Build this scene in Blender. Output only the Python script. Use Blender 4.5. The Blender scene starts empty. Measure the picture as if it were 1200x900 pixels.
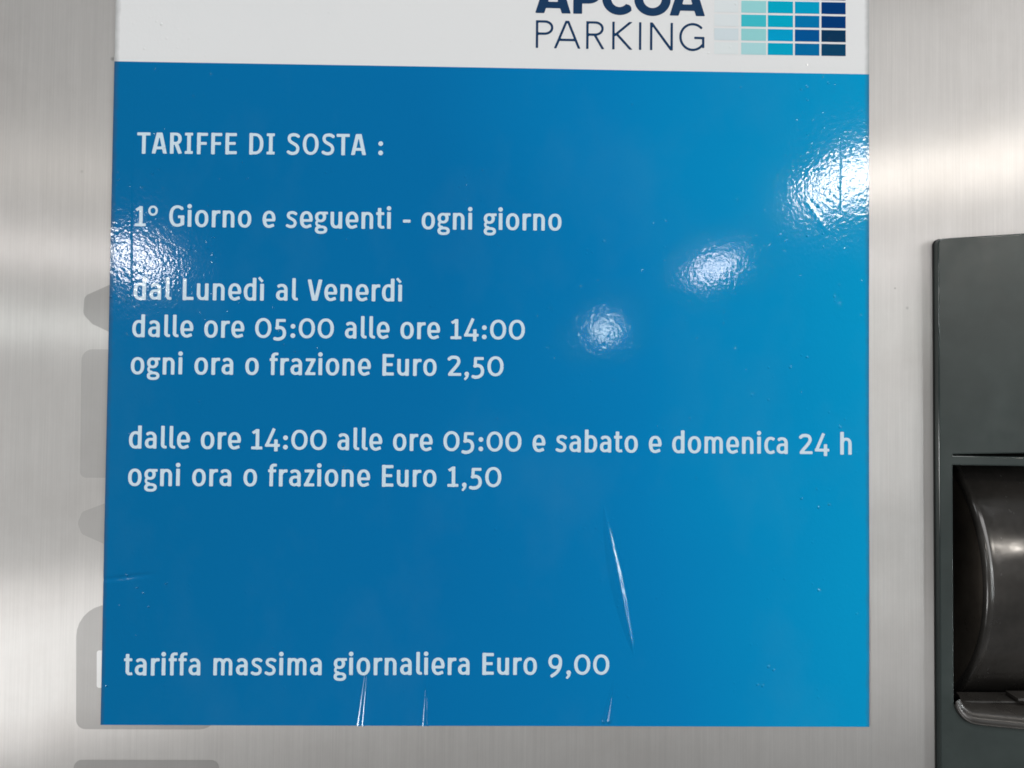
import bpy, bmesh, math, random
import numpy as np
from mathutils import Matrix, Vector, Quaternion

# ------------------------------------------------------------------ camera, light, exposure
S = bpy.context.scene
COL = S.collection
random.seed(4)


def W(x, y, n=0.0):
    """millimetres on the machine's front (x right, y up, n out of the panel) -> world metres"""
    return (x / 1000.0, -n / 1000.0, y / 1000.0)


cam = bpy.data.cameras.new('camera')
cam.sensor_width = 36.0
cam.lens = 867.0 / 1200.0 * 36.0
cam.clip_start = 0.005
cam.clip_end = 50.0
cam_ob = bpy.data.objects.new('camera', cam)
COL.objects.link(cam_ob)
R = np.array([[0.99981, 0.009697, 0.016931], [-0.010099, 0.999665, 0.023811], [-0.016694, -0.023978, 0.999573]])
T = np.array([-0.00563, -0.00258, -0.20433])
Cw = -R.T @ T
P2W = np.array([[1, 0, 0], [0, 0, -1], [0, 1, 0]], float)
Rw = P2W @ R.T
m = Matrix.Identity(4)
for i in range(3):
    for j in range(3):
        m[i][j] = Rw[i, j]
cw = P2W @ Cw
m[0][3], m[1][3], m[2][3] = cw
cam_ob.matrix_world = m
S.camera = cam_ob

world = bpy.data.worlds.new("World")
S.world = world
world.use_nodes = True
bg = world.node_tree.nodes['Background']
bg.inputs['Color'].default_value = (0.93, 0.97, 1.0, 1)
bg.inputs['Strength'].default_value = 0.105


def lamp(name, loc, target, sx, sy, radiance, color=(1, 1, 1), shape='RECTANGLE', roll=0.0):
    l = bpy.data.lights.new(name, 'AREA')
    l.shape = shape
    l.size = sx
    l.size_y = sy
    area = sx * sy * (math.pi / 4 if shape in ('DISK', 'ELLIPSE') else 1.0)
    l.energy = radiance * area * math.pi
    l.color = color
    o = bpy.data.objects.new(name, l)
    COL.objects.link(o)
    d = Vector(target) - Vector(loc)
    o.rotation_euler = (d.to_track_quat('-Z', 'Y') @ Quaternion((0, 0, 1), math.radians(roll))).to_euler()
    o.location = loc
    return o


def mirror_lamp(name, pt, d, dist, sx, sy, rad, color, shape='ELLIPSE', roll=0.0):
    """a lamp behind the photographer, seen by reflection at panel point pt (mm) in direction d (panel axes)"""
    p = Vector(W(pt[0], pt[1]))
    v = Vector((d[0], -d[2], d[1])).normalized()
    return lamp(name, p + v * dist, p, sx, sy, rad, color, shape, roll)


# the rows of ceiling lamps of the car park, behind the camera
mirror_lamp('ceiling_lamp', (-97.5, 37), (-0.43, 0.165, 0.888), 2.2, 0.16, 0.08, 52, (1.0, 0.96, 0.94), roll=-24)
mirror_lamp('ceiling_lamp', (31.5, 17.6), (0.141, 0.096, 0.985), 3.4, 0.10, 0.10, 36, (0.85, 1.0, 0.97))
mirror_lamp('ceiling_lamp', (62.4, 35.8), (0.278, 0.176, 0.944), 2.8, 0.165, 0.08, 30, (1.0, 0.95, 0.97), roll=24)
mirror_lamp('ceiling_lamp', (99.5, 61.0), (0.415, 0.268, 0.874), 2.0, 0.23, 0.115, 50, (1.0, 0.93, 0.84), roll=16)
mirror_lamp('ceiling_lamp', (-136, 17), (-0.56, 0.082, 0.83), 2.6, 0.26, 0.085, 38, (0.95, 1.0, 0.99))
GLINT_R = mirror_lamp('glint_light', (35, -52), (0.81, -0.09, 0.58), 2.6, 0.035, 0.8, 55, (0.92, 0.99, 1.0), 'RECTANGLE')  # added unseen light, placed so the long fold glints
GLINT_L = mirror_lamp('glint_light', (-25, -84), (-0.82, -0.28, 0.50), 2.6, 0.10, 0.30, 42, (0.92, 0.99, 1.0), 'RECTANGLE')  # added unseen light for glints on the puckers and the module's edges
# soft large sources: an added fill overhead, the open bright side to the right, pale floor and wall low on the left
lamp('overhead_fill', (0.2, -1.7, 3.3), W(0, 0), 2.2, 2.0, 4.7, (0.97, 0.99, 1.0))
lamp('side_light', (1.0, -0.40, 0.20), W(60, 30), 0.5, 0.7, 3.0, (1.0, 0.98, 0.97))
lamp('low_left_light', (-1.85, -1.35, -0.74), W(-100, -50), 1.2, 0.46, 6.4, (1.0, 0.97, 0.95))

S.view_settings.view_transform = 'Standard'
S.view_settings.look = 'None'
S.view_settings.exposure = 0.35
S.view_settings.gamma = 1.0
S.render.engine = 'CYCLES'
S.cycles.use_denoising = True
S.cycles.filter_width = 1.7


# ------------------------------------------------------------------ node helpers
class NT:
    def __init__(self, name):
        self.m = bpy.data.materials.new(name)
        self.m.use_nodes = True
        self.t = self.m.node_tree
        self.t.nodes.clear()
        self.out = self.t.nodes.new('ShaderNodeOutputMaterial')
        self.b = self.t.nodes.new('ShaderNodeBsdfPrincipled')
        self.t.links.new(self.b.outputs[0], self.out.inputs[0])
        self.pos = self.t.nodes.new('ShaderNodeNewGeometry').outputs['Position']

    def set(self, **k):
        for a, v in k.items():
            self.b.inputs[a.replace('_', ' ')].default_value = v
        return self

    def inp(self, sock, v):
        if isinstance(v, bpy.types.NodeSocket):
            self.t.links.new(v, sock)
        else:
            sock.default_value = v

    def mapping(self, scale, rot=(0, 0, 0)):
        n = self.t.nodes.new('ShaderNodeMapping')
        self.t.links.new(self.pos, n.inputs[0])
        n.inputs['Scale'].default_value = scale
        n.inputs['Rotation'].default_value = rot
        return n.outputs[0]

    def noise(self, scale, vec=None, detail=2.0, rough=0.5, seed=0.0):
        n = self.t.nodes.new('ShaderNodeTexNoise')
        n.noise_dimensions = '4D'
        n.inputs['W'].default_value = seed
        n.inputs['Scale'].default_value = scale
        n.inputs['Detail'].default_value = detail
        n.inputs['Roughness'].default_value = rough
        self.t.links.new(vec or self.pos, n.inputs['Vector'])
        return n.outputs['Fac']

    def voronoi(self, scale, vec=None, out='Distance'):
        n = self.t.nodes.new('ShaderNodeTexVoronoi')
        n.inputs['Scale'].default_value = scale
        self.t.links.new(vec or self.pos, n.inputs['Vector'])
        return n.outputs

    def math(self, op, a, b=0.0, c=0.0):
        n = self.t.nodes.new('ShaderNodeMath')
        n.operation = op
        self.inp(n.inputs[0], a)
        self.inp(n.inputs[1], b)
        if len(n.inputs) > 2:
            self.inp(n.inputs[2], c)
        return n.outputs[0]

    def rng(self, v, a, b, c, d, smooth=False):
        n = self.t.nodes.new('ShaderNodeMapRange')
        if smooth:
            n.interpolation_type = 'SMOOTHSTEP'
        self.inp(n.inputs[0], v)
        for i, x in enumerate((a, b, c, d)):
            n.inputs[1 + i].default_value = x
        return n.outputs[0]

    def mix(self, f, a, b):
        n = self.t.nodes.new('ShaderNodeMix')
        n.data_type = 'RGBA'
        self.inp(n.inputs[0], f)
        self.inp(n.inputs[6], a if isinstance(a, bpy.types.NodeSocket) else (*a, 1))
        self.inp(n.inputs[7], b if isinstance(b, bpy.types.NodeSocket) else (*b, 1))
        return n.outputs[2]

    def ramp(self, v, stops):
        n = self.t.nodes.new('ShaderNodeValToRGB')
        self.inp(n.inputs[0], v)
        e = n.color_ramp.elements
        while len(e) < len(stops):
            e.new(0.5)
        for i, (p, c) in enumerate(stops):
            e[i].position = p
            e[i].color = (*c, 1)
        return n.outputs[0]

    def bump(self, height, dist=1.0, prev=None):
        n = self.t.nodes.new('ShaderNodeBump')
        n.inputs['Strength'].default_value = 1.0
        n.inputs['Distance'].default_value = dist
        self.inp(n.inputs['Height'], height)
        if prev:
            self.t.links.new(prev, n.inputs['Normal'])
        return n.outputs[0]

    def to(self, name, sock):
        self.t.links.new(sock, self.b.inputs[name])
        return self

    def xyz(self):
        n = self.t.nodes.new('ShaderNodeSeparateXYZ')
        self.t.links.new(self.pos, n.inputs[0])
        return n.outputs

    def near(self, x, y, r, soft):
        """1 inside a round mark at x, y (mm) on the panel"""
        n = self.t.nodes.new('ShaderNodeVectorMath')
        n.operation = 'DISTANCE'
        self.t.links.new(self.pos, n.inputs[0])
        n.inputs[1].default_value = W(x, y)
        return self.rng(n.outputs['Value'], (r + soft) / 1000, max(r - soft, 0) / 1000, 0, 1, True)


def srgb(r, g, b):
    f = lambda c: (c / 255 / 12.92) if c <= 10 else ((c / 255 + 0.055) / 1.055) ** 2.4
    return (f(r), f(g), f(b))


# ------------------------------------------------------------------ materials
def vinyl(name, colour, gradient=None):
    """printed self-adhesive film under a glossy laminate with fine orange peel and trapped dust"""
    t = NT(name)
    c = colour
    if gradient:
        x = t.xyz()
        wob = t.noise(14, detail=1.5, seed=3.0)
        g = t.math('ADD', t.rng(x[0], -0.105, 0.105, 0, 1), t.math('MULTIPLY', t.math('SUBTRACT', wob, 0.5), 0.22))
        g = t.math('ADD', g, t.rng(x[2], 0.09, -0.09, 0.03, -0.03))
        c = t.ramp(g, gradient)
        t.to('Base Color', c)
    else:
        t.set(Base_Color=(*colour, 1))
    # faint milky smears of handling and a thread of grime along the cut edges
    sm = t.rng(t.noise(1.0, t.mapping((26, 26, 16), (0, 0.5, 0)), 6, 0.62, seed=11.0), 0.50, 0.80, 0.0, 0.055)
    p3 = t.xyz()
    ed = t.math('ADD', t.math('ABSOLUTE', p3[0]), t.math('MULTIPLY', t.noise(260, detail=3, seed=12.0), 0.0012))
    gr = t.rng(ed, 0.1043, 0.1056, 0.0, 0.45)
    cc = t.mix(sm, c if gradient else tuple(colour), (0.20, 0.38, 0.46))
    cc = t.mix(gr, cc, (0.05, 0.05, 0.05))
    t.to('Base Color', cc)
    t.set(IOR=1.45, Specular_IOR_Level=0.30)
    t.to('Roughness', t.rng(t.noise(55, detail=5, rough=0.65, seed=1.0), 0.3, 0.75, 0.05, 0.10))
    # orange peel from the brushed metal below
    h = t.math('MULTIPLY', t.noise(1.0, t.mapping((1300, 1300, 950)), 1.0, 0.5), 1.7e-5)
    h2 = t.math('MULTIPLY', t.noise(420, detail=1.0, seed=7.0), 0.9e-5)
    h3 = t.math('MULTIPLY', t.noise(90, detail=1.0, seed=5.0), 2.0e-5)
    # trapped dust pimples: a few voronoi cells rise
    v = t.voronoi(650)
    sel = t.rng(t.noise(1, t.mapping((60, 60, 60)), 2, 0.6, seed=2.0), 0.50, 0.68, 0.0, 1.0)
    sel = t.math('MULTIPLY', sel, t.rng(t.math('ABSOLUTE', t.xyz()[0]), 0.060, 0.098, 0.8, 2.2, True))
    pim = t.rng(v['Distance'], 0.0, 0.34, 1.0, 0.0, True)
    n = t.t.nodes.new('ShaderNodeSeparateColor')
    t.t.links.new(v['Color'], n.inputs[0])
    rare = t.rng(n.outputs[0], 0.80, 0.86, 0, 1)
    hp = t.math('MULTIPLY', t.math('MULTIPLY', pim, rare), t.math('MULTIPLY', sel, 1.3e-4))
    # the film is rougher towards its two side edges, where it was rubbed down
    ex = t.rng(t.math('ABSOLUTE', t.xyz()[0]), 0.070, 0.098, 0.85, 1.7, True)
    tot = t.math('ADD', t.math('MULTIPLY', t.math('ADD', h, h2), ex), t.math('ADD', h3, hp))
    t.to('Normal', t.bump(tot))
    return t.m


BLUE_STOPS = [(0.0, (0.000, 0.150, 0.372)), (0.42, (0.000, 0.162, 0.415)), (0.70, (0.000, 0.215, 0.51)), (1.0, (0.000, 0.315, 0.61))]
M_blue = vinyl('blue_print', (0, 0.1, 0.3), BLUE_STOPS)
M_white = vinyl('white_film', (0.79, 0.795, 0.80))
M_letter = vinyl('white_lettering', (0.63, 0.775, 0.875))
M_navy = vinyl('navy_print', (0.012, 0.045, 0.115))


def steel(name, base, rough, grain=1.0, printed=False):
    t = NT(name)
    t.set(Metallic=1.0 if not printed else 0.85, Anisotropic=1.0, Anisotropic_Rotation=ANISO_ROT)
    tn = t.t.nodes.new('ShaderNodeTangent')
    tn.direction_type = 'UV_MAP'
    tn.uv_map = 'UVMap'
    t.t.links.new(tn.outputs[0], t.b.inputs['Tangent'])
    g = t.noise(1.0, t.mapping((2600, 400, 28)), 4.0, 0.7)
    g2 = t.noise(1.0, t.mapping((420, 400, 9)), 3.0, 0.6, seed=4.0)
    blot = t.noise(1.0, t.mapping((75, 75, 45)), 5, 0.68, seed=9.0)
    k = t.math('ADD', t.math('MULTIPLY', g, 0.5), t.math('ADD', t.math('MULTIPLY', g2, 0.2), t.math('MULTIPLY', blot, 0.3)))
    c = t.mix(t.rng(k, 0.3, 0.7, 0, 1), tuple(x * (1 - 0.16 * grain) for x in base), tuple(min(1, x * (1 + 0.12 * grain)) for x in base))
    if not printed:
        for (x, y, r, s, d) in ((-105.8, 91.5, 0.45, 0.4, 0.42), (112.5, 30.5, 0.22, 0.2, 0.4), (115.9, 25.0, 0.35, 0.3, 0.6), (-113.5, 60, 0.3, 0.4, 0.75)):
            c = t.mix(t.math('MULTIPLY', t.near(x, y, r, s), 1 - d), c, tuple(v * 0.35 for v in base))
    smear = t.noise(1.0, t.mapping((22, 22, 30), (0, 0.4, 0)), 7, 0.66, seed=21.0)
    c = t.mix(t.rng(smear, 0.46, 0.72, 0, 0.20), c, tuple(x * f for x, f in zip(base, (0.62, 0.58, 0.55))))
    t.to('Base Color', c)
    t.to('Roughness', t.rng(t.math('ADD', t.math('MULTIPLY', g2, 0.6), t.math('MULTIPLY', blot, 0.4)), 0.3, 0.7, rough - 0.03, rough + 0.03))
    bn = t.bump(t.math('MULTIPLY', g, 1.6e-6 * grain))
    t.to('Normal', bn)
    # a second, broader lobe: the worn, blasted share of the surface
    b2 = t.t.nodes.new('ShaderNodeBsdfPrincipled')
    t.t.links.new(c, b2.inputs['Base Color'])
    t.t.links.new(bn, b2.inputs['Normal'])
    t.t.links.new(tn.outputs[0], b2.inputs['Tangent'])
    b2.inputs['Metallic'].default_value = 1.0
    b2.inputs['Roughness'].default_value = 0.66
    b2.inputs['Anisotropic'].default_value = 0.6
    mx = t.t.nodes.new('ShaderNodeMixShader')
    mx.inputs[0].default_value = SHARP if not printed else SHARP * 0.7
    t.t.links.new(b2.outputs[0], mx.inputs[1])
    t.t.links.new(t.b.outputs[0], mx.inputs[2])
    t.t.links.new(mx.outputs[0], t.out.inputs[0])
    # the sharp lobe: fine upright brush lines smear a reflection sideways, hardly up and down
    gl = t.t.nodes.new('ShaderNodeBsdfAnisotropic')
    t.t.links.new(c, gl.inputs['Color'])
    t.t.links.new(bn, gl.inputs['Normal'])
    t.t.links.new(tn.outputs[0], gl.inputs['Tangent'])
    gl.inputs['Roughness'].default_value = 0.31
    gl.inputs['Anisotropy'].default_value = -0.78
    t.t.links.new(gl.outputs[0], mx.inputs[2])
    return t.m


ANISO_ROT = 0.0
SHARP = 0.27
M_steel = steel('brushed_steel', (0.685, 0.668, 0.652), 0.33, 0.75)
M_greyprint = steel('grey_print', (0.485, 0.474, 0.465), 0.42, 0.5, True)
M_paleprint = steel('pale_grey_print', (0.575, 0.563, 0.552), 0.42, 0.5, True)  # lighter tone of the grey print, for stripe and knob
M_lightprint = steel('light_print', (0.75, 0.75, 0.75), 0.42, 0.4, True)


def plastic(name, base, rough, bump=4e-6, scale=2200, spec=0.5, coat=0.0, dirt=0.0):
    t = NT(name)
    n = t.noise(60, detail=5, rough=0.65)
    t.to('Base Color', t.mix(t.rng(n, 0.3, 0.7, 0, 1), tuple(x * 0.8 for x in base), tuple(x * (1.25 + dirt) for x in base)))
    t.set(Specular_IOR_Level=spec)
    t.to('Roughness', t.rng(t.noise(180, detail=4, rough=0.7, seed=2.0), 0.3, 0.7, rough - 0.05, rough + 0.08 + dirt * 0.1))
    t.to('Normal', t.bump(t.math('MULTIPLY', t.noise(scale, detail=2.0), bump)))
    return t.m


M_house = plastic('dark_green_grey_plastic', (0.035, 0.045, 0.043), 0.36, 6e-6, 1800)
M_edge = plastic('rubbed_plastic_edge', (0.030, 0.040, 0.038), 0.10, 1e-6, 900, 0.8)
M_gloss = plastic('glossy_black_plastic', (0.026, 0.024, 0.022), 0.15, 5e-6, 700, 0.6, dirt=0.8)
M_worn = plastic('worn_brown_black_plastic', (0.040, 0.034, 0.028), 0.30, 8e-6, 500, 0.6, dirt=1.2)
M_lip = plastic('smoky_plastic', (0.020, 0.018, 0.016), 0.27, 5e-6, 700, 0.6, dirt=0.8)
M_black = plastic('black_recess', (0.006, 0.006, 0.006), 0.6)


# ------------------------------------------------------------------ object helpers
def empty(name, loc, label, cat):
    o = bpy.data.objects.new(name, None)
    o.empty_display_size = 0.01
    COL.objects.link(o)
    o.location = loc
    o['label'] = label
    o['category'] = cat
    return o


def mesh_ob(name, verts, faces, mats, parent=None, smooth=False, mat_idx=None, uv=False):
    """verts are world metres; converted to the parent's frame"""
    off = Vector(parent_world(parent)) if parent else Vector((0, 0, 0))
    v = np.asarray(verts, float) - np.array(off)
    me = bpy.data.meshes.new(name)
    me.from_pydata(v.tolist(), [], faces)
    for mm in (mats if isinstance(mats, (list, tuple)) else [mats]):
        me.materials.append(mm)
    if mat_idx is not None:
        me.polygons.foreach_set('material_index', np.asarray(mat_idx, np.int32))
    if smooth:
        me.polygons.foreach_set('use_smooth', np.ones(len(me.polygons), bool))
    if uv:
        u = me.uv_layers.new(name='UVMap')
        li = np.zeros(len(me.loops), np.int32)
        me.loops.foreach_get('vertex_index', li)
        vv = np.asarray(verts)[li]
        u.data.foreach_set('uv', np.c_[vv[:, 0] * 3, vv[:, 2] * 3].astype(np.float32).ravel())
    me.update()
    o = bpy.data.objects.new(name, me)
    COL.objects.link(o)
    if parent:
        o.parent = parent
    return o


def parent_world(p):
    v = Vector((0, 0, 0))
    while p:
        v += Vector(p.location)
        p = p.parent
    return v


# ------------------------------------------------------------------ the steel front (setting), with a cut-out behind the reader module
HX0, HX1, HY0, HY1 = 125.2, 171.0, -92.0, -14.0
xs = [-420, HX0, HX1, 420]
ys = [-420, HY0, HY1, 420]
verts, faces = [], []
for j in range(4):
    for i in range(4):
        verts.append(W(xs[i], ys[j], 0))
for j in range(3):
    for i in range(3):
        if (i, j) != (1, 1):
            a = j * 4 + i
            faces.append((a, a + 1, a + 5, a + 4))
panel = mesh_ob('steel_panel', verts, faces, M_steel, uv=True)
panel['kind'] = 'structure'
panel['label'] = 'vertically brushed stainless steel front of the ticket machine behind the poster'


def rounded(pts_r, seg=7):
    """polygon with a radius per corner: [(x, y, r), ...] counter-clockwise"""
    out = []
    k = len(pts_r)
    for i in range(k):
        p0 = np.array(pts_r[i - 1][:2]); p = np.array(pts_r[i][:2]); p1 = np.array(pts_r[(i + 1) % k][:2]); r = pts_r[i][2]
        if r <= 0:
            out.append(tuple(p)); continue
        a = (p0 - p) / np.linalg.norm(p0 - p); b = (p1 - p) / np.linalg.norm(p1 - p)
        ang = math.acos(max(-1, min(1, float(a @ b))))
        d = r / math.tan(ang / 2)
        s = p + a * d; e = p + b * d
        bis = (a + b) / np.linalg.norm(a + b); c = p + bis * (r / math.sin(ang / 2))
        a0 = math.atan2(*(s - c)[::-1]); a1 = math.atan2(*(e - c)[::-1])
        da = (a1 - a0 + math.pi) % (2 * math.pi) - math.pi
        for q in range(seg + 1):
            t = a0 + da * q / seg
            out.append((c[0] + r * math.cos(t), c[1] + r * math.sin(t)))
    return out


def flat_shape(name, pts, n, mat, parent, edge_to=None):
    """thin printed shape with a real edge of its own thickness"""
    vs = [W(x, y, n) for x, y in pts]
    fs = [tuple(range(len(pts)))]
    if edge_to is not None:
        k = len(pts)
        vs += [W(x, y, edge_to) for x, y in pts]
        fs += [(i, i + k, (i + 1) % k + k, (i + 1) % k) for i in range(k)]
    return mesh_ob(name, vs, fs, mat, parent, uv=True)


prints = []
arrow = rounded([(-103, 29.8, 0), (-112.0, 25.6, 2.0), (-112.2, 20.6, 2.2), (-109.6, 17.9, 1), (-103, 14.9, 0)])
stripe = rounded([(-103, 11, 0), (-112.4, 11, 3.0), (-112.0, -24.1, 1.6), (-103, -24.1, 0)])
knob = rounded([(-103, -30.2, 0), (-111.2, -33.4, 1.5), (-112.4, -36.4, 2.2), (-111.2, -39.4, 1.5), (-103, -43, 0)])
badge = rounded([(-73.0, -92.0, 5.5), (-73.0, -58.5, 5.0), (-112.2, -58.5, 8.5), (-111.5, -92.0, 2.6)][::1])
badge2 = rounded([(-72.8, -140, 4), (-72.8, -100.2, 2.2), (-111.9, -100.2, 2.2), (-111.9, -140, 4)])
for pts, lab in ((arrow, 'grey arrow-shaped print peeping out left of the poster'), (stripe, 'narrow grey printed bar left of the poster'),
                 (knob, 'blunt grey printed shape below the bar'), (badge, 'grey rounded square print under the poster corner'),
                 (badge2, 'grey rounded square print at the very bottom')):
    o = flat_shape('printed_shape', pts, 0.03, M_paleprint if pts in (stripe, knob) else M_greyprint, panel)
    o['label'] = lab
o = flat_shape('printed_letter', rounded([(-102, -80.9, 0), (-102, -70.8, 0), (-106.4, -70.8, 0.7), (-106.2, -80.9, 0.7)]), 0.06, M_lightprint, panel)
o['label'] = 'pale edge of a letter printed on the grey rounded square'

# ------------------------------------------------------------------ poster surface: thickness, waviness, creases and puckers
TH = 0.32


def ridge(X, Y, x0, y0, x1, y1, h, w, skew=0.0, w1=None):
    """a raised crease from (x0,y0) to (x1,y1), fading to both ends"""
    dx, dy = x1 - x0, y1 - y0
    L = math.hypot(dx, dy)
    t = ((X - x0) * dx + (Y - y0) * dy) / (L * L)
    s = ((X - x0) * dy - (Y - y0) * dx) / L
    tc = np.clip(t, 0, 1)
    env = np.where((t > 0) & (t < 1), np.sin(np.pi * tc) ** 0.6, 0)
    ww = w if w1 is None else w + (w1 - w) * tc
    return h * env * np.exp(-np.abs(s / ww) ** 2.0)


def facet(X, Y, x0, y0, x1, y1, slope_, w, back):
    """a sharp fold: gentle rise on the left, one flat flank on the right that catches the light"""
    dx, dy = x1 - x0, y1 - y0
    L = math.hypot(dx, dy)
    t = ((X - x0) * dx + (Y - y0) * dy) / (L * L)
    s = -((X - x0) * dy - (Y - y0) * dx) / L 
    tc = np.clip(t, 0, 1)
    ww = w * np.sin(np.pi * tc) ** 0.8 + 1e-6
    sl = slope_[0] + (slope_[1] - slope_[0]) * tc
    h = sl * ww
    u = np.clip(s / ww, 0, 1)
    prof = np.where(s > 0, 1 - u + 0.03 * np.sin(2 * np.pi * u) / (2 * np.pi), 1 + s / (back * ww))
    return h * np.clip(prof, 0, 1) * ((t > 0) & (t < 1))


def pucker(X, Y, x0, y0, x1, y1, h, w):
    """a small tent that opens towards the poster edge at (x1,y1)"""
    dx, dy = x1 - x0, y1 - y0
    L = math.hypot(dx, dy)
    t = ((X - x0) * dx + (Y - y0) * dy) / (L * L)
    s = ((X - x0) * dy - (Y - y0) * dx) / L
    tc = np.clip(t, 0, 1.15)
    ww = 0.10 + w * tc
    m_ = np.clip(1.0 - np.abs(np.abs(s) / ww * 2 - 1), 0, 1) * (np.abs(s) < ww)
    return h * 0.5 * ww * (t > 0) * (t < 1.15) * m_


def tilt(x, y, lamp_ob, dx, dy):
    """how steep a fold running along (dx, dy) must be for an added light to glint in it"""
    P = np.array([x, y, 0.0])
    l = lamp_ob.location
    a = np.array([l.x, l.z, -l.y]) * 1000 - P
    b = Cw * 1000 - P
    h = a / np.linalg.norm(a) + b / np.linalg.norm(b)
    k = math.hypot(dx, dy)
    return (h[0] * (-dy / k) + h[1] * (dx / k)) / h[2]      # slope across the fold, + = facing right




FOLD = [abs(tilt(31.4, -33, GLINT_R, 8.7, -41)), abs(tilt(39.6, -70, GLINT_R, 8.7, -41))]
PK = [abs(tilt(-34.0, -84, GLINT_L, -1.8, -21)), abs(tilt(-17, -85, GLINT_L, 0, -13)), abs(tilt(33.2, -85, GLINT_L, -2.2, -11.5))]
print('fold slopes', FOLD, PK)


def hgt(X, Y):
    X = np.asarray(X, float); Y = np.asarray(Y, float)
    z = TH + 0.05 * np.sin(X / 23.0 + Y / 41.0) + 0.04 * np.sin(Y / 17.0 - X / 37.0 + 1.0)
    z = z + facet(X, Y, 31.2, -30.5, 39.9, -71.5, FOLD, 1.2, 2.2)
    z = z + ridge(X, Y, 86.8, 55.2, 93.6, 45.6, 0.035, 0.55)
    z = z + ridge(X, Y, 97.0, 75.0, 96.8, 50.0, -0.05, 0.12)
    z = z + ridge(X, Y, -99.6, 80.0, -99.0, 20.0, -0.05, 0.14)
    z = z + ridge(X, Y, -107.0, -52.0, -91.0, -50.0, -0.22, 0.6)
    z = z + ridge(X, Y, -48.0, 8.5, -40.5, 8.9, -0.05, 0.30)
    z = z + pucker(X, Y, -32.8, -70.0, -34.6, -91.0, PK[0], 1.15)
    z = z + pucker(X, Y, -16.9, -77.5, -17.0, -91.0, PK[1], 0.95)
    z = z + pucker(X, Y, 34.6, -78.0, 32.4, -89.5, PK[2], 1.25) * (Y > -89.6)
    return z


def axis(lo, hi, coarse, bands):
    """grid line positions, fine inside the bands (a, b, step)"""
    out = [lo]
    while out[-1] < hi - 1e-6:
        x = out[-1]
        st = coarse
        for a, b, s in bands:
            if a - coarse <= x <= b:
                st = min(st, s)
        out.append(min(x + st, hi))
    if out[-1] - out[-2] < 0.03:
        out.pop(-2)
    return np.array(out)


poster = empty('rate_poster', W(0, -90.8, 0), 'glossy white and blue parking tariff poster stuck on the brushed steel', 'poster')


def sheet(name, x0, x1, y0, y1, xb, yb, mat, skirt_sides):
    gx = axis(x0, x1, 1.5, xb)
    gy = axis(y0, y1, 1.5, yb)
    nx, ny = len(gx), len(gy)
    X, Y = np.meshgrid(gx, gy)
    # the sheet was cut by hand: its outline is a hair out of true
    XX = X + 0.15 * (X / 105.0) * (Y / 90.0)
    ZZ = hgt(X, Y)
    v = np.c_[XX.ravel() / 1000, -ZZ.ravel() / 1000, Y.ravel() / 1000]
    idx = np.arange(nx * ny).reshape(ny, nx)
    f = np.stack([idx[:-1, :-1], idx[:-1, 1:], idx[1:, 1:], idx[1:, :-1]], -1).reshape(-1, 4)
    faces = f.tolist()
    mi = [0] * len(faces)
    v = v.tolist()
    sides = {'l': idx[::-1, 0], 'r': idx[:, -1], 'b': idx[0, :], 't': idx[-1, ::-1]}
    for s in skirt_sides:
        e = sides[s]
        base, ne = len(v), len(e)
        for q in e:
            v.append(tuple(v[q]))
        for q in e:
            v.append((v[q][0], -0.00002, v[q][2]))
        for k in range(ne - 1):
            faces.append((base + k, base + ne + k, base + ne + k + 1, base + k + 1))
            mi.append(1)
    return mesh_ob(name, v, faces, [mat, M_white], poster, smooth=True, mat_idx=mi)


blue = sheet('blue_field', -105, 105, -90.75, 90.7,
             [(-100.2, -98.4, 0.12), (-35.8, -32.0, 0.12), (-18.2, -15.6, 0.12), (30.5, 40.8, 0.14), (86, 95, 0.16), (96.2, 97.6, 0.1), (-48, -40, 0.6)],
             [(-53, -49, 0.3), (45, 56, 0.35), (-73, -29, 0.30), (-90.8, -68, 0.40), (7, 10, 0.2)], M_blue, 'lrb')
header = sheet('white_header', -105, 105, 90.72, 206.0, [], [], M_white, 'lrt')


# ------------------------------------------------------------------ lettering: every glyph drawn as strokes, meshed from its outline
def Ls(x0, y0, x1, y1, w):
    return (np.array([(x0, y0), (x1, y1)], float), np.array([w, w], float), True)


def Ps(pts, w, seg=8, flat=True):
    """smooth stroke through points (Catmull-Rom)"""
    p = np.array(pts, float)
    q = np.vstack([2 * p[0] - p[1], p, 2 * p[-1] - p[-2]])
    out = []
    for i in range(1, len(q) - 2):
        for s in range(seg):
            t = s / seg
            out.append(0.5 * ((2 * q[i]) + (-q[i - 1] + q[i + 1]) * t + (2 * q[i - 1] - 5 * q[i] + 4 * q[i + 1] - q[i + 2]) * t * t + (-q[i - 1] + 3 * q[i] - 3 * q[i + 1] + q[i + 2]) * t ** 3))
    out.append(p[-1])
    out = np.array(out)
    return (out, np.full(len(out), float(w)), flat)


def Ar(cx, cy, rx, ry, a0, a1, wv, wh, sup=2.35, pre=(), post=(), seg=26):
    """(super)elliptic stroke from angle a0 to a1; width wv where it runs upright, wh where it runs level"""
    a = np.radians(np.linspace(a0, a1, seg))
    c, s = np.cos(a), np.sin(a)
    e = 2 / sup
    x = cx + rx * np.sign(c) * np.abs(c) ** e
    y = cy + ry * np.sign(s) * np.abs(s) ** e
    w = wh + (wv - wh) * np.abs(c) ** 1.5
    P = np.c_[x, y]
    if len(pre):
        P = np.vstack([np.array(pre, float), P]); w = np.r_[np.full(len(pre), w[0]), w]
    if len(post):
        P = np.vstack([P, np.array(post, float)]); w = np.r_[w, np.full(len(post), w[-1])]
    return (P, w, True)


def Dot(x, y, r):
    return (np.array([(x, y), (x + 0.01, y)], float), np.array([2 * r, 2 * r], float), False)


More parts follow.
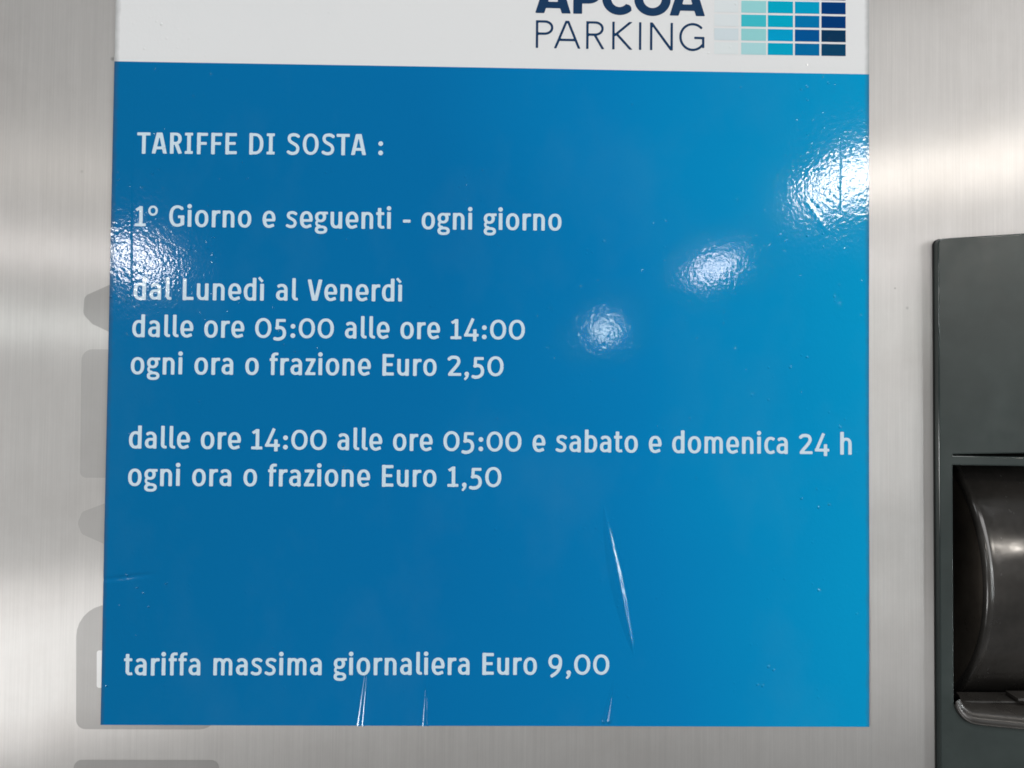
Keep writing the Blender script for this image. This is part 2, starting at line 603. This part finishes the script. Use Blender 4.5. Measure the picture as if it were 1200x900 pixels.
V, Hh, st = 16.0, 13.0, 17.0
G = {}
G['T'] = (60, 1, 1, [Ls(0, 93, 60, 93, 14), Ls(30, 95, 30, 0, st)])
G['A'] = (70, 1, 1, [Ls(7.5, -4, 30, 98, st), Ls(62.5, -4, 40, 98, st), Ls(26, 94, 44, 94, 12), Ls(15, 27, 55, 27, 13)])
G['R'] = (57, 8, 2, [Ls(8.5, 0, 8.5, 100, st), Ar(26, 71.5, 20, 22, 90, -90, V, Hh, 2.2, [(8.5, 93.5)], [(8.5, 49.5)]), Ls(28, 50, 48, 0, 17)])
G['I'] = (36, 6, 6, [Ls(18, 3, 18, 97, st), Ls(0, 93.5, 36, 93.5, 13), Ls(0, 6.5, 36, 6.5, 13)])
G['F'] = (50, 8, 3, [Ls(8.5, 0, 8.5, 100, st), Ls(4, 93, 50, 93, 14), Ls(8, 50, 45, 50, 13)])
G['E'] = (53, 8, 4, [Ls(8.5, 0, 8.5, 100, st), Ls(4, 93, 52, 93, 14), Ls(8, 51, 47, 51, 13), Ls(4, 7, 53, 7, 14)])
G['D'] = (66, 8, 5, [Ls(8.5, 0, 8.5, 100, st), Ar(26, 50, 31.5, 43.5, 90, -90, V, Hh, 2.3, [(8.5, 93.5)], [(8.5, 6.5)])])
G['S'] = (58, 6, 5, [Ps([(53, 86), (42, 93), (28, 94.5), (14, 90), (9, 77), (14, 63), (29, 53), (44, 43), (50, 28), (44, 11), (29, 5.5), (15, 7), (4, 13)], 14.5)])
G['O'] = (74, 5, 5, [Ar(37, 50, 29, 44, 0, 360, V, Hh, 2.2, seg=48)])
G['G'] = (70, 5, 6, [Ar(38, 50, 30, 44, 52, 300, V, Hh, 2.3, [(63, 88)], [(61, 10)]), Ls(61.5, 8, 61.5, 52, st), Ls(42, 46.5, 70, 46.5, 13)])
G['L'] = (50, 8, 3, [Ls(8.5, 0, 8.5, 100, st), Ls(4, 7, 50, 7, 14)])
G['V'] = (69, 1, 1, [Ls(8.5, 100, 30, 2, st), Ls(60.5, 100, 39, 2, st), Ls(25, 6, 44, 6, 12)])
G['o'] = (62, 5, 5, [Ar(31, 39, 23, 34, 0, 360, V, Hh, 2.3, seg=44)])
G['n'] = (55, 8, 8, [Ls(8.5, 0, 8.5, 78, st), Ar(28, 49, 18.5, 23, 155, 0, V, Hh, 2.3, (), [(46.5, 0)])])
G['m'] = (88, 8, 8, [Ls(8.5, 0, 8.5, 78, 16), Ar(27, 50, 17, 22, 155, 0, 15.5, Hh, 2.3, (), [(44, 0)]), Ar(62.5, 50, 17, 22, 165, 0, 15.5, Hh, 2.3, (), [(79.5, 0)])])
G['h'] = (55, 8, 8, [Ls(8.5, 0, 8.5, 105, st), Ar(28, 49, 18.5, 23, 155, 0, V, Hh, 2.3, (), [(46.5, 0)])])
G['u'] = (55, 8, 8, [Ls(46.5, 78, 46.5, 0, st), Ar(27, 29, 18.5, 23, 180, 335, V, Hh, 2.3, [(8.5, 78)])])
G['r'] = (38, 8, 1, [Ls(8.5, 0, 8.5, 78, st), Ar(31, 49, 21, 22.5, 160, 88, V, 14, 2.2, (), [(38, 71)])])
G['i'] = (18, 6, 8, [Ls(9, 0, 9, 78, st), Ls(2, 71.5, 9, 71.5, 13), Dot(8.5, 97, 10.5)])
G['ì'] = (18, 6, 8, [Ls(9, 0, 9, 78, st), Ls(2, 71.5, 9, 71.5, 13), Ls(-6, 107, 11, 88, 12)])
G['l'] = (25, 9, 2, [Ar(21.5, 19, 13, 12.5, 180, 268, V, 12.5, 2.2, [(8.5, 105)], [(26, 6.3)])])
G['d'] = (58, 5, 8, [Ls(49.5, 105, 49.5, 0, st), Ar(30.5, 39, 22.5, 34, 48, 312, V, Hh, 2.3)])
G['b'] = (58, 8, 5, [Ls(8.5, 105, 8.5, 0, st), Ar(27.5, 39, 22.5, 34, 132, -132, V, Hh, 2.3)])
G['g'] = (61, 3, 1, [Ar(27, 53, 18.5, 19, 0, 360, 15, 12, 2.2, seg=40), Ls(36, 71.5, 61, 71.5, 12), Ps([(14, 35), (8.5, 26), (11, 15), (24, 10)], 11), Ar(30, -7.5, 22, 13.5, 0, 360, 14, 12, 2.4, seg=40)])
G['a'] = (53, 5, 8, [Ar(25, 49, 20, 22.7, 128, 0, V, Hh, 2.3, [(8, 66)], [(45, 0)]), Ar(25, 24.5, 17.5, 18.2, 90, 270, V, 12, 2.2, [(44, 42.7)], [(34, 8), (44, 17)])])
G['e'] = (58, 5, 5, [Ar(30, 39, 22, 34, -4, 298, V, Hh, 2.3, (), [(53, 12)]), Ls(10, 35.5, 58, 35.5, 12)])
G['c'] = (48, 5, 2, [Ar(30, 39, 22, 34, 62, 298, V, Hh, 2.3, [(47, 67.5)], [(47, 10.5)])])
G['s'] = (50, 5, 5, [Ps([(45, 66), (36, 71), (25, 72.5), (13, 69), (8.5, 59), (13, 49), (25, 42), (37, 34), (41.5, 22), (36, 9.5), (24, 5.5), (14, 6.5), (3, 11)], 13.5)])
G['t'] = (38, 3, 3, [Ar(28, 20, 13, 13.5, 180, 275, V, 12.5, 2.2, [(15, 98)], [(37, 8)]), Ls(0, 71.5, 36, 71.5, 13)])
G['f'] = (38, 3, 0, [Ar(28, 84, 13.5, 14.5, 180, 90, V, 12.5, 2.2, [(14.5, 0)], [(39, 98)]), Ls(0, 71.5, 35, 71.5, 13)])
G['z'] = (47, 4, 4, [Ls(2, 71.5, 46, 71.5, 13), Ls(0, 6.5, 47, 6.5, 13), Ls(38, 70, 9, 8, 16)])
G['0'] = (75, 5, 5, [Ar(37.5, 46, 30, 40.5, 0, 360, 15.5, 13, 2.15, seg=48)])
G['1'] = (50, 4, 5, [Ls(27, 0, 27, 94, 16), Ls(5, 76, 27, 90, 13), Ls(0, 6.5, 50, 6.5, 13)])
G['2'] = (61, 5, 5, [Ps([(4, 78), (15, 86), (30, 87.5), (45, 83), (51, 69), (46, 54), (33, 37), (19, 21), (9, 8)], 15), Ls(2, 6.5, 61, 6.5, 13)])
G['4'] = (69, 3, 3, [Ls(43, 97, 10, 20, 14.5), Ls(2, 19, 69, 19, 13), Ls(52, 46, 52, -8, 16)])
G['5'] = (57, 5, 6, [Ls(10, 82, 53, 82, 13), Ls(15, 86, 14, 46, 14), Ps([(10, 46), (26, 49), (41, 43), (48, 27), (45, 8), (32, -3), (16, -6), (2, -3)], 15)])
G['9'] = (67, 5, 5, [Ar(32, 60, 24.5, 27, 0, 360, 15, 13, 2.2, seg=40), Ps([(56.5, 64), (56, 46), (50, 26), (37, 8), (14, -8)], 14.5)])
G[':'] = (22, 10, 8, [Dot(11, 11, 11), Dot(11, 55, 11)])
G[','] = (24, 6, 6, [Dot(13, 9, 10.5), Ps([(17, 10), (15, -3), (5, -16)], 11)])
G['-'] = (34, 6, 6, [Ls(0, 37, 34, 37, 14)])
G['°'] = (44, 2, 6, [Ar(22, 74, 17, 19, 0, 360, 10.5, 9.5, 2.1, seg=32)])
G[' '] = (26, 5, 5, [])

# light geometric capitals
q = 8.6
LT = {}
LT['P'] = (61, [Ls(4.3, 0, 4.3, 100, q), Ar(30, 74, 28, 22, 90, -90, q, q, 2.1, [(4.3, 96)], [(4.3, 52)])])
LT['A'] = (94, [Ls(3, -3, 45, 100, q), Ls(91, -3, 49, 100, q), Ls(19, 31, 75, 31, q), Ls(43, 96, 51, 96, 8)])
LT['R'] = (66, [Ls(4.3, 0, 4.3, 100, q), Ar(30, 74, 28, 22, 90, -90, q, q, 2.1, [(4.3, 96)], [(4.3, 52)]), Ls(30, 52, 62, -3, q)])
LT['K'] = (72, [Ls(4.3, 0, 4.3, 100, q), Ls(70, 103, 9, 51, q), Ls(15, 57, 70, -3, q)])
LT['I'] = (9, [Ls(4.3, 0, 4.3, 100, q)])
LT['N'] = (82, [Ls(4.3, 0, 4.3, 100, q), Ls(77.7, 0, 77.7, 100, q), Ls(5.5, 98, 76.5, 2, q)])
LT['G'] = (90, [Ar(48, 50, 44, 46.5, 42, 322, q, q, 2.0, (), [(85.7, 17)]), Ls(85.7, 11, 85.7, 48, q), Ls(54, 47, 90, 47, q)])
# heavy geometric capitals (units: cap height 100 = 9.2 mm)
q = 28.0
BT = {}
BT['A'] = (108, [Ls(9, -12, 45, 104, 27), Ls(99, -12, 63, 104, 27), Ls(26, 26, 82, 26, 20), Ls(34, 90, 74, 90, 20)])
BT['P'] = (88, [Ls(14, 0, 14, 100, q), Ar(44, 66, 29, 22, 90, -90, q, 23, 2.1, [(14, 88)], [(14, 44)])])
BT['C'] = (98, [Ar(53, 50, 40, 39, 52, 318, q, 25, 2.0)])
BT['O'] = (112, [Ar(56, 50, 43, 40, 0, 360, q, 25, 2.0, seg=48)])


def field(strokes, X, Y):
    F = np.full(X.shape, 1e9)
    for P, w, flat in strokes:
        k = len(P)
        for i in range(k - 1):
            a, b = P[i], P[i + 1]
            d = b - a
            L = math.hypot(*d)
            if L < 1e-9:
                continue
            ux, uy = d / L
            s = (X - a[0]) * ux + (Y - a[1]) * uy
            p = np.abs((X - a[0]) * uy - (Y - a[1]) * ux)
            t = np.clip(s / L, 0, 1)
            hw = 0.5 * (w[i] + (w[i + 1] - w[i]) * t)
            ds = np.maximum(np.maximum(-s, s - L), 0)
            D = np.hypot(p, ds) - hw
            if flat:
                box = np.hypot(np.maximum(p - hw, 0), ds)
                if i == 0:
                    D = np.where(s < 0, np.maximum(p - hw, -s), D)
                if i == k - 2:
                    D = np.where(s > L, np.maximum(p - hw, s - L), D)
            F = np.minimum(F, D)
    return F


def glyph_mesh(strokes, g=2.6, clip=False, grow=0.0):
    allp = np.vstack([P for P, _, _ in strokes])
    mw = max(w.max() for _, w, _ in strokes)
    x0, y0 = allp.min(0) - mw * 0.75 - g
    x1, y1 = allp.max(0) + mw * 0.75 + g
    nx, ny = int((x1 - x0) / g) + 2, int((y1 - y0) / g) + 2
    gx = x0 + g * np.arange(nx) + 0.013; gy = y0 + g * np.arange(ny) + 0.017
    X, Y = np.meshgrid(gx, gy)
    F = field(strokes, X, Y) + grow
    if clip:
        F = np.maximum(F, np.maximum(-Y, Y - 100))
    F = np.where(np.abs(F) < 0.04, 0.04, F)
    verts, faces, key = [], [], {}

    def vid(kk, x, y):
        if kk not in key:
            key[kk] = len(verts); verts.append((x, y))
        return key[kk]
    for j in range(ny - 1):
        for i in range(nx - 1):
            c = [(i, j), (i + 1, j), (i + 1, j + 1), (i, j + 1)]
            f = [F[b, a] for a, b in c]
            if min(f) > 0:
                continue
            poly = []
            for q_ in range(4):
                (a, b), (a2, b2) = c[q_], c[(q_ + 1) % 4]
                fa, fb = f[q_], f[(q_ + 1) % 4]
                if fa < 0:
                    poly.append(vid((a, b), gx[a], gy[b]))
                if (fa < 0) != (fb < 0):
                    t = fa / (fa - fb)
                    e = tuple(sorted(((a, b), (a2, b2))))
                    poly.append(vid(e, gx[a] + (gx[a2] - gx[a]) * t, gy[b] + (gy[b2] - gy[b]) * t))
            if len(poly) >= 3:
                faces.append(tuple(poly))
    return np.array(verts), faces


cache = {}


def get(font, ch, strokes):
    if (font, ch) not in cache:
        cache[(font, ch)] = glyph_mesh(strokes, grow=-0.1 if font == 't' else 0.0, clip=(ch in 'ARKPNVI' if font != 't' else ch in 'ARV'))
    return cache[(font, ch)]


LIFT = 0.035


def place(items, name, mat, parent, lab=None):
    """items: (glyph verts in mm on the panel, faces); laid on the poster's own surface"""
    vs, fs = [], []
    for gv, gf in items:
        base = len(vs)
        z = hgt(gv[:, 0], gv[:, 1]) + LIFT
        vs += np.c_[gv[:, 0] / 1000, -z / 1000, gv[:, 1] / 1000].tolist()
        fs += [tuple(i + base for i in f) for f in gf]
    o = mesh_ob(name, vs, fs, mat, parent, smooth=True)
    if lab:
        o['label'] = lab
    return o


def text_line(text, x0, xe, y0, ye, cap, lab):
    k = cap / 100.0
    adv = []
    x = -G[text[0]][1]
    for ch in text:
        w, l, r, s = G[ch]
        adv.append(x + l)
        x += l + w + r
    total = x - G[text[-1]][2]
    want = (xe - x0) / k
    extra = (want - total) / (len(text) - 1)
    items = []
    for i, ch in enumerate(text):
        if not G[ch][3]:
            continue
        gv, gf = get('t', ch, G[ch][3])
        X = x0 + (gv[:, 0] + adv[i] + extra * i) * k
        Y = y0 + (ye - y0) * (X - x0) / (xe - x0) + gv[:, 1] * k
        items.append((np.c_[X, Y], gf))
    print('line', text[:14], 'extra spacing', round(extra, 2))
    return place(items, 'lettering', M_letter, blue, lab)


for tx, x0, xe, y0, ye in (
        ('TARIFFE DI SOSTA :', -98.3, -30.8, 65.15, 65.7),
        ('1° Giorno e seguenti - ogni giorno', -98.5, 18.9, 45.0, 45.4),
        ('dal Lunedì al Venerdì', -98.5, -25.0, 24.75, 25.2),
        ('dalle ore 05:00 alle ore 14:00', -98.6, 9.0, 14.5, 14.95),
        ('ogni ora o frazione Euro 2,50', -98.75, 3.2, 4.3, 4.8),
        ('dalle ore 14:00 alle ore 05:00 e sabato e domenica 24 h', -98.8, 100.1, -15.95, -15.95),
        ('ogni ora o frazione Euro 1,50', -98.8, 2.9, -26.15, -25.7),
        ('tariffa massima giornaliera Euro 9,00', -98.8, 33.0, -77.4, -76.7)):
    text_line(tx, x0, xe, y0, ye, 5.85, 'pale printed line reading "%s"' % tx)

items = []
k = 7.85 / 100
for ch, x in (('P', 11.3), ('A', 16.4), ('R', 25.4), ('K', 32.7), ('I', 40.2), ('N', 43.3), ('G', 51.55)):
    gv, gf = get('l', ch, LT[ch][1])
    items.append((np.c_[x + gv[:, 0] * k, 96.5 + gv[:, 1] * k], gf))
place(items, 'lettering', M_navy, header, 'thin navy capitals reading PARKING')
items = []
k = 9.0 / 100
for ch, x in (('A', 11.2), ('P', 21.7), ('C', 29.9), ('O', 38.9), ('A', 48.9)):
    gv, gf = get('b', ch, BT[ch][1])
    items.append((np.c_[x + gv[:, 0] * k, 106.4 + gv[:, 1] * k], gf))
place(items, 'lettering', M_navy, header, 'heavy navy capitals of the operator name, cut by the top of the picture')

# the mosaic of coloured tiles at the right of the header (printed)
cols = [(61.4, 68.2), (69.0, 76.0), (76.5, 83.6), (84.15, 91.05), (91.65, 98.5)]
tile_rgb = {
    0: [(219, 225, 229), (206, 217, 222), (218, 224, 229), (218, 224, 229), (219, 225, 229), (221, 226, 230), (221, 226, 230)],
    1: [(168, 212, 216), (145, 206, 208), (62, 186, 200), (148, 208, 211), (120, 200, 205), (150, 208, 210), (190, 216, 220)],
    2: [(0, 160, 195), (0, 155, 200), (0, 165, 195), (0, 165, 195), (0, 160, 200), (40, 185, 205), (110, 200, 210)],
    3: [(0, 105, 160), (0, 82, 145), (0, 115, 170), (0, 155, 195), (0, 140, 190), (0, 160, 200), (60, 190, 210)],
    4: [(10, 65, 100), (10, 52, 85), (0, 55, 115), (0, 55, 115), (0, 50, 95), (0, 90, 150), (0, 140, 190)]}
tile_mats = {}
mosaic = bpy.data.objects.new('mosaic_emblem', None)
COL.objects.link(mosaic)
mosaic.parent = poster
mosaic.location = Vector(W(80, 95.8)) - Vector(poster.location)
for ci, (xa, xb) in enumerate(cols):
    for ri in range(7):
        c = tile_rgb[ci][ri]
        if c not in tile_mats:
            lin = srgb(*c)
            tile_mats[c] = vinyl('tile_print', tuple(min(0.8, v * 1.05) for v in lin))
        ya = 95.75 + 3.965 * ri
        yb_ = ya + 3.36
        gx = np.linspace(xa, xb, 5); gy = np.linspace(ya, yb_, 4)
        X, Y = np.meshgrid(gx, gy)
        f = [(j * 5 + i, j * 5 + i + 1, (j + 1) * 5 + i + 1, (j + 1) * 5 + i) for j in range(3) for i in range(4)]
        place([(np.c_[X.ravel(), Y.ravel()], f)], 'tile', tile_mats[c], mosaic)

# ------------------------------------------------------------------ the dark reader module at the right
module = empty('card_reader_module', W(123.2, -130, 0), 'dark grey-green plastic reader module with a glossy black curved slot, right of the poster', 'card reader')


def slope(x, y):
    return 2.4 + 0.10 * (x - 123.2)


def offset(pts, d):
    p = np.array(pts, float)
    a = p - np.roll(p, 1, 0); b = np.roll(p, -1, 0) - p
    na = np.c_[-a[:, 1], a[:, 0]] / np.linalg.norm(a, axis=1)[:, None]
    nb = np.c_[-b[:, 1], b[:, 0]] / np.linalg.norm(b, axis=1)[:, None]
    s = na + nb
    s /= (1 + np.sum(na * nb, 1))[:, None]
    return p + s * d


def bevel_plate(name, outline, r, nfun, nbase, mat, parent, seg=4, edge=None):
    """outline counter-clockwise; a plate with rounded front edges and a sloping face"""
    o = np.array(outline, float)
    area = 0.5 * np.sum(o[:, 0] * np.roll(o[:, 1], -1) - np.roll(o[:, 0], -1) * o[:, 1])
    if area < 0:
        o = o[::-1]
    k = len(o)
    rings = [(0, None)] + [(r * (1 - math.cos(a)), r * (1 - math.sin(a))) for a in np.linspace(0, math.pi / 2, seg + 1)]
    vs = []
    for ins, drop in rings:
        q_ = offset(o, ins) if ins > 0 else o
        for x, y in q_:
            vs.append(W(x, y, nbase if drop is None else nfun(x, y) - drop))
    fs = []
    for a in range(len(rings) - 1):
        for i in range(k):
            j = (i + 1) % k
            fs.append((a * k + i, a * k + j, (a + 1) * k + j, (a + 1) * k + i))
    fs.append(tuple((len(rings) - 1) * k + i for i in range(k)))
    mi = [1 if i >= 2 * k and i < len(fs) - 1 else 0 for i in range(len(fs))] if edge else None
    ob = mesh_ob(name, vs, fs, [mat, edge] if edge else mat, parent, smooth=True, mat_idx=mi)
    bm = bmesh.new()
    bm.from_mesh(ob.data)
    bm.faces.ensure_lookup_table()
    big = [f for f in bm.faces if len(f.verts) > 4]
    for f in big:
        f.smooth = False
    for f in bm.faces:
        pass
    bmesh.ops.triangulate(bm, faces=big)
    bm.to_mesh(ob.data)
    bm.free()
    return ob


def arc(cx, cy, r, a0, a1, n=8):
    return [(cx + r * math.cos(math.radians(a0 + (a1 - a0) * i / n)), cy + r * math.sin(math.radians(a0 + (a1 - a0) * i / n))) for i in range(n + 1)]


XR = 172.0
outline = arc(124.9, 42.5, 1.7, 180, 98, 7) + [(XR, 46.9), (XR, -14.2), (150, -14.85), (127.0, -15.55), (127.0, -15.95), (150, -16.0), (XR, -16.1), (XR, -18.5)]
outline += [(126.95, -18.5), (126.95, -83.3)]
rim_xy = [(127.0, -83.4), (127.7, -85.2), (128.7, -86.6), (130.0, -87.7), (131.5, -88.3), (133.5, -88.6), (140, -89.0), (150, -89.5), (XR, -90.3)]
outline += rim_xy[1:]
outline += [(XR, -135), (123.4, -135)]
housing = bevel_plate('housing', outline[::-1], 0.38, slope, 0.0, M_house, module, 6, M_edge)
outer = arc(124.9, 42.5, 1.7, 180, 98, 7)

# thin dark gasket between housing and steel
gk = []
go = offset(np.array(arc(124.9, 42.5, 1.7, 180, 98, 7) + [(XR + .2, 46.9), (XR + .2, -135.2), (123.4, -135.2)])[::-1], -0.22)
ins = offset(go, 3.4)
kk = len(go)
vs = [W(x, y, 0.55) for x, y in go] + [W(x, y, 0.02) for x, y in go] + [W(x, y, 0.55) for x, y in ins]
fs = []
for i in range(kk):
    j = (i + 1) % kk
    fs += [(i + kk, j + kk, j, i), (i, j, j + 2 * kk, i + 2 * kk)]
mesh_ob('gasket', vs, fs, M_black, module)

# recess box behind the opening
x0, x1, y0, y1, nb, nf = 125.3, 170.9, -91.9, -14.1, -30.0, 1.2
bx = [W(x0, y0, nf), W(x1, y0, nf), W(x1, y1, nf), W(x0, y1, nf), W(x0, y0, nb), W(x1, y0, nb), W(x1, y1, nb), W(x0, y1, nb)]
mesh_ob('recess', bx, [(4, 5, 6, 7), (0, 1, 5, 4), (1, 2, 6, 5), (2, 3, 7, 6), (3, 0, 4, 7)], M_black, module)

# drum: shallow cylinder, axis level, its rounded rim shows as the bright curve
CY, CN, RD, XL = -53.75, -44.3, 45.0, 137.6
prof = []
vs, fs = [], []
na = 64
rb = 1.0
ringsx = [(XL + 0.55, RD - 2.6), (XL + 0.05, RD - 1.9), (XL, RD - rb)] + [(XL + rb * (1 - math.cos(a)), RD - rb * (1 - math.sin(a))) for a in np.linspace(0.25, math.pi / 2, 6)] \
    + [(XL + 1.9, RD - 0.25), (XL + 2.4, RD - 0.35), (XL + 3.4, RD - 0.1), (XR - 2, RD - 0.1)]
for xx, rr in ringsx:
    for i in range(na + 1):
        a = math.radians(-75 + 150 * i / na)
        vs.append(W(xx, CY + rr * math.sin(a), CN + rr * math.cos(a)))
for r_ in range(len(ringsx) - 1):
    for i in range(na):
        a = r_ * (na + 1) + i
        fs.append((a, a + na + 1, a + na + 2, a + 1))
drum = mesh_ob('drum', vs, fs, M_gloss, module, smooth=True)
# its end cap, slightly dished
vs, fs = [], []
rr0 = RD - 2.6
for s in range(6):
    rr = rr0 * (1 - s / 5.0 * 0.75)
    xx = XL + 0.55 + 0.5 * (s / 5.0)
    for i in range(na + 1):
        a = math.radians(-75 + 150 * i / na)
        vs.append(W(xx, CY + rr * math.sin(a), CN + rr * math.cos(a)))
for r_ in range(5):
    for i in range(na):
        a = r_ * (na + 1) + i
        fs.append((a, a + 1, a + na + 2, a + na + 1))
mesh_ob('drum_end', vs, fs, M_worn, drum, smooth=True)

# the lower lip: a dished smoky tray whose rim is the bright line
R0 = np.array(rim_xy, float)
tt = np.r_[0, np.cumsum(np.hypot(*np.diff(R0, axis=0).T))]
fine = np.linspace(0, tt[-1], 70)
fine = np.r_[np.linspace(0, 12, 40), np.linspace(12.6, tt[-1], 12)]
RX = np.interp(fine, tt, R0[:, 0]); RY = np.interp(fine, tt, R0[:, 1])
for _ in range(3):
    RX[1:-1] = (RX[:-2] + RX[1:-1] * 2 + RX[2:]) / 4; RY[1:-1] = (RY[:-2] + RY[1:-1] * 2 + RY[2:]) / 4
# section: (inward distance, height above the module face)
sec = [(-0.15, -1.0), (-0.20, 0.25), (-0.08, 0.50), (0.10, 0.55), (0.26, 0.42), (0.36, 0.10), (0.7, -0.5), (1.5, -0.9), (2.2, -0.8), (2.6, -1.2), (3.2, -2.6), (3.7, -4.6), (4.2, -9.0)]
cx_, cy_ = 134.5, -82.0
vs, fs = [], []
tan = np.gradient(np.c_[RX, RY], axis=0)
tan /= np.linalg.norm(tan, axis=1)[:, None]
nrm = np.c_[-tan[:, 1], tan[:, 0]]
for d, hh in sec:
    for i in range(len(fine)):
        dd = d
        x = RX[i] + nrm[i, 0] * dd; y = RY[i] + nrm[i, 1] * dd
        vs.append(W(x, y, slope(RX[i], 0) + hh))
nl = len(fine)
for a in range(len(sec) - 1):
    for i in range(nl - 1):
        b = a * nl + i
        fs.append((b, b + 1, b + nl + 1, b + nl))
lip = mesh_ob('slot_lip', vs, fs, M_lip, module, smooth=True)


def bar(name, pts, xa, xb, mat, parent):
    """prism along x from a (y, n) profile"""
    k_ = len(pts)
    v_ = [W(xa, y, n) for y, n in pts] + [W(xb, y, n) for y, n in pts]
    f_ = [(i, (i + 1) % k_, (i + 1) % k_ + k_, i + k_) for i in range(k_)] + [tuple(range(k_))[::-1], tuple(range(k_, 2 * k_))]
    return mesh_ob(name, v_, f_, mat, parent)


bar('slot_edge', [(-84.3, -6), (-84.3, -1.0), (-83.9, -0.6), (-83.4, -1.0), (-83.2, -6)], 147.2, XR - 2, M_lip, module)
bar('slot_floor', [(-85.6, -8), (-85.4, -2.2), (-85.0, -1.8), (-84.6, -2.2), (-84.4, -8)], 132.6, XR - 2, M_lip, module)
print('objects', len(bpy.data.objects))
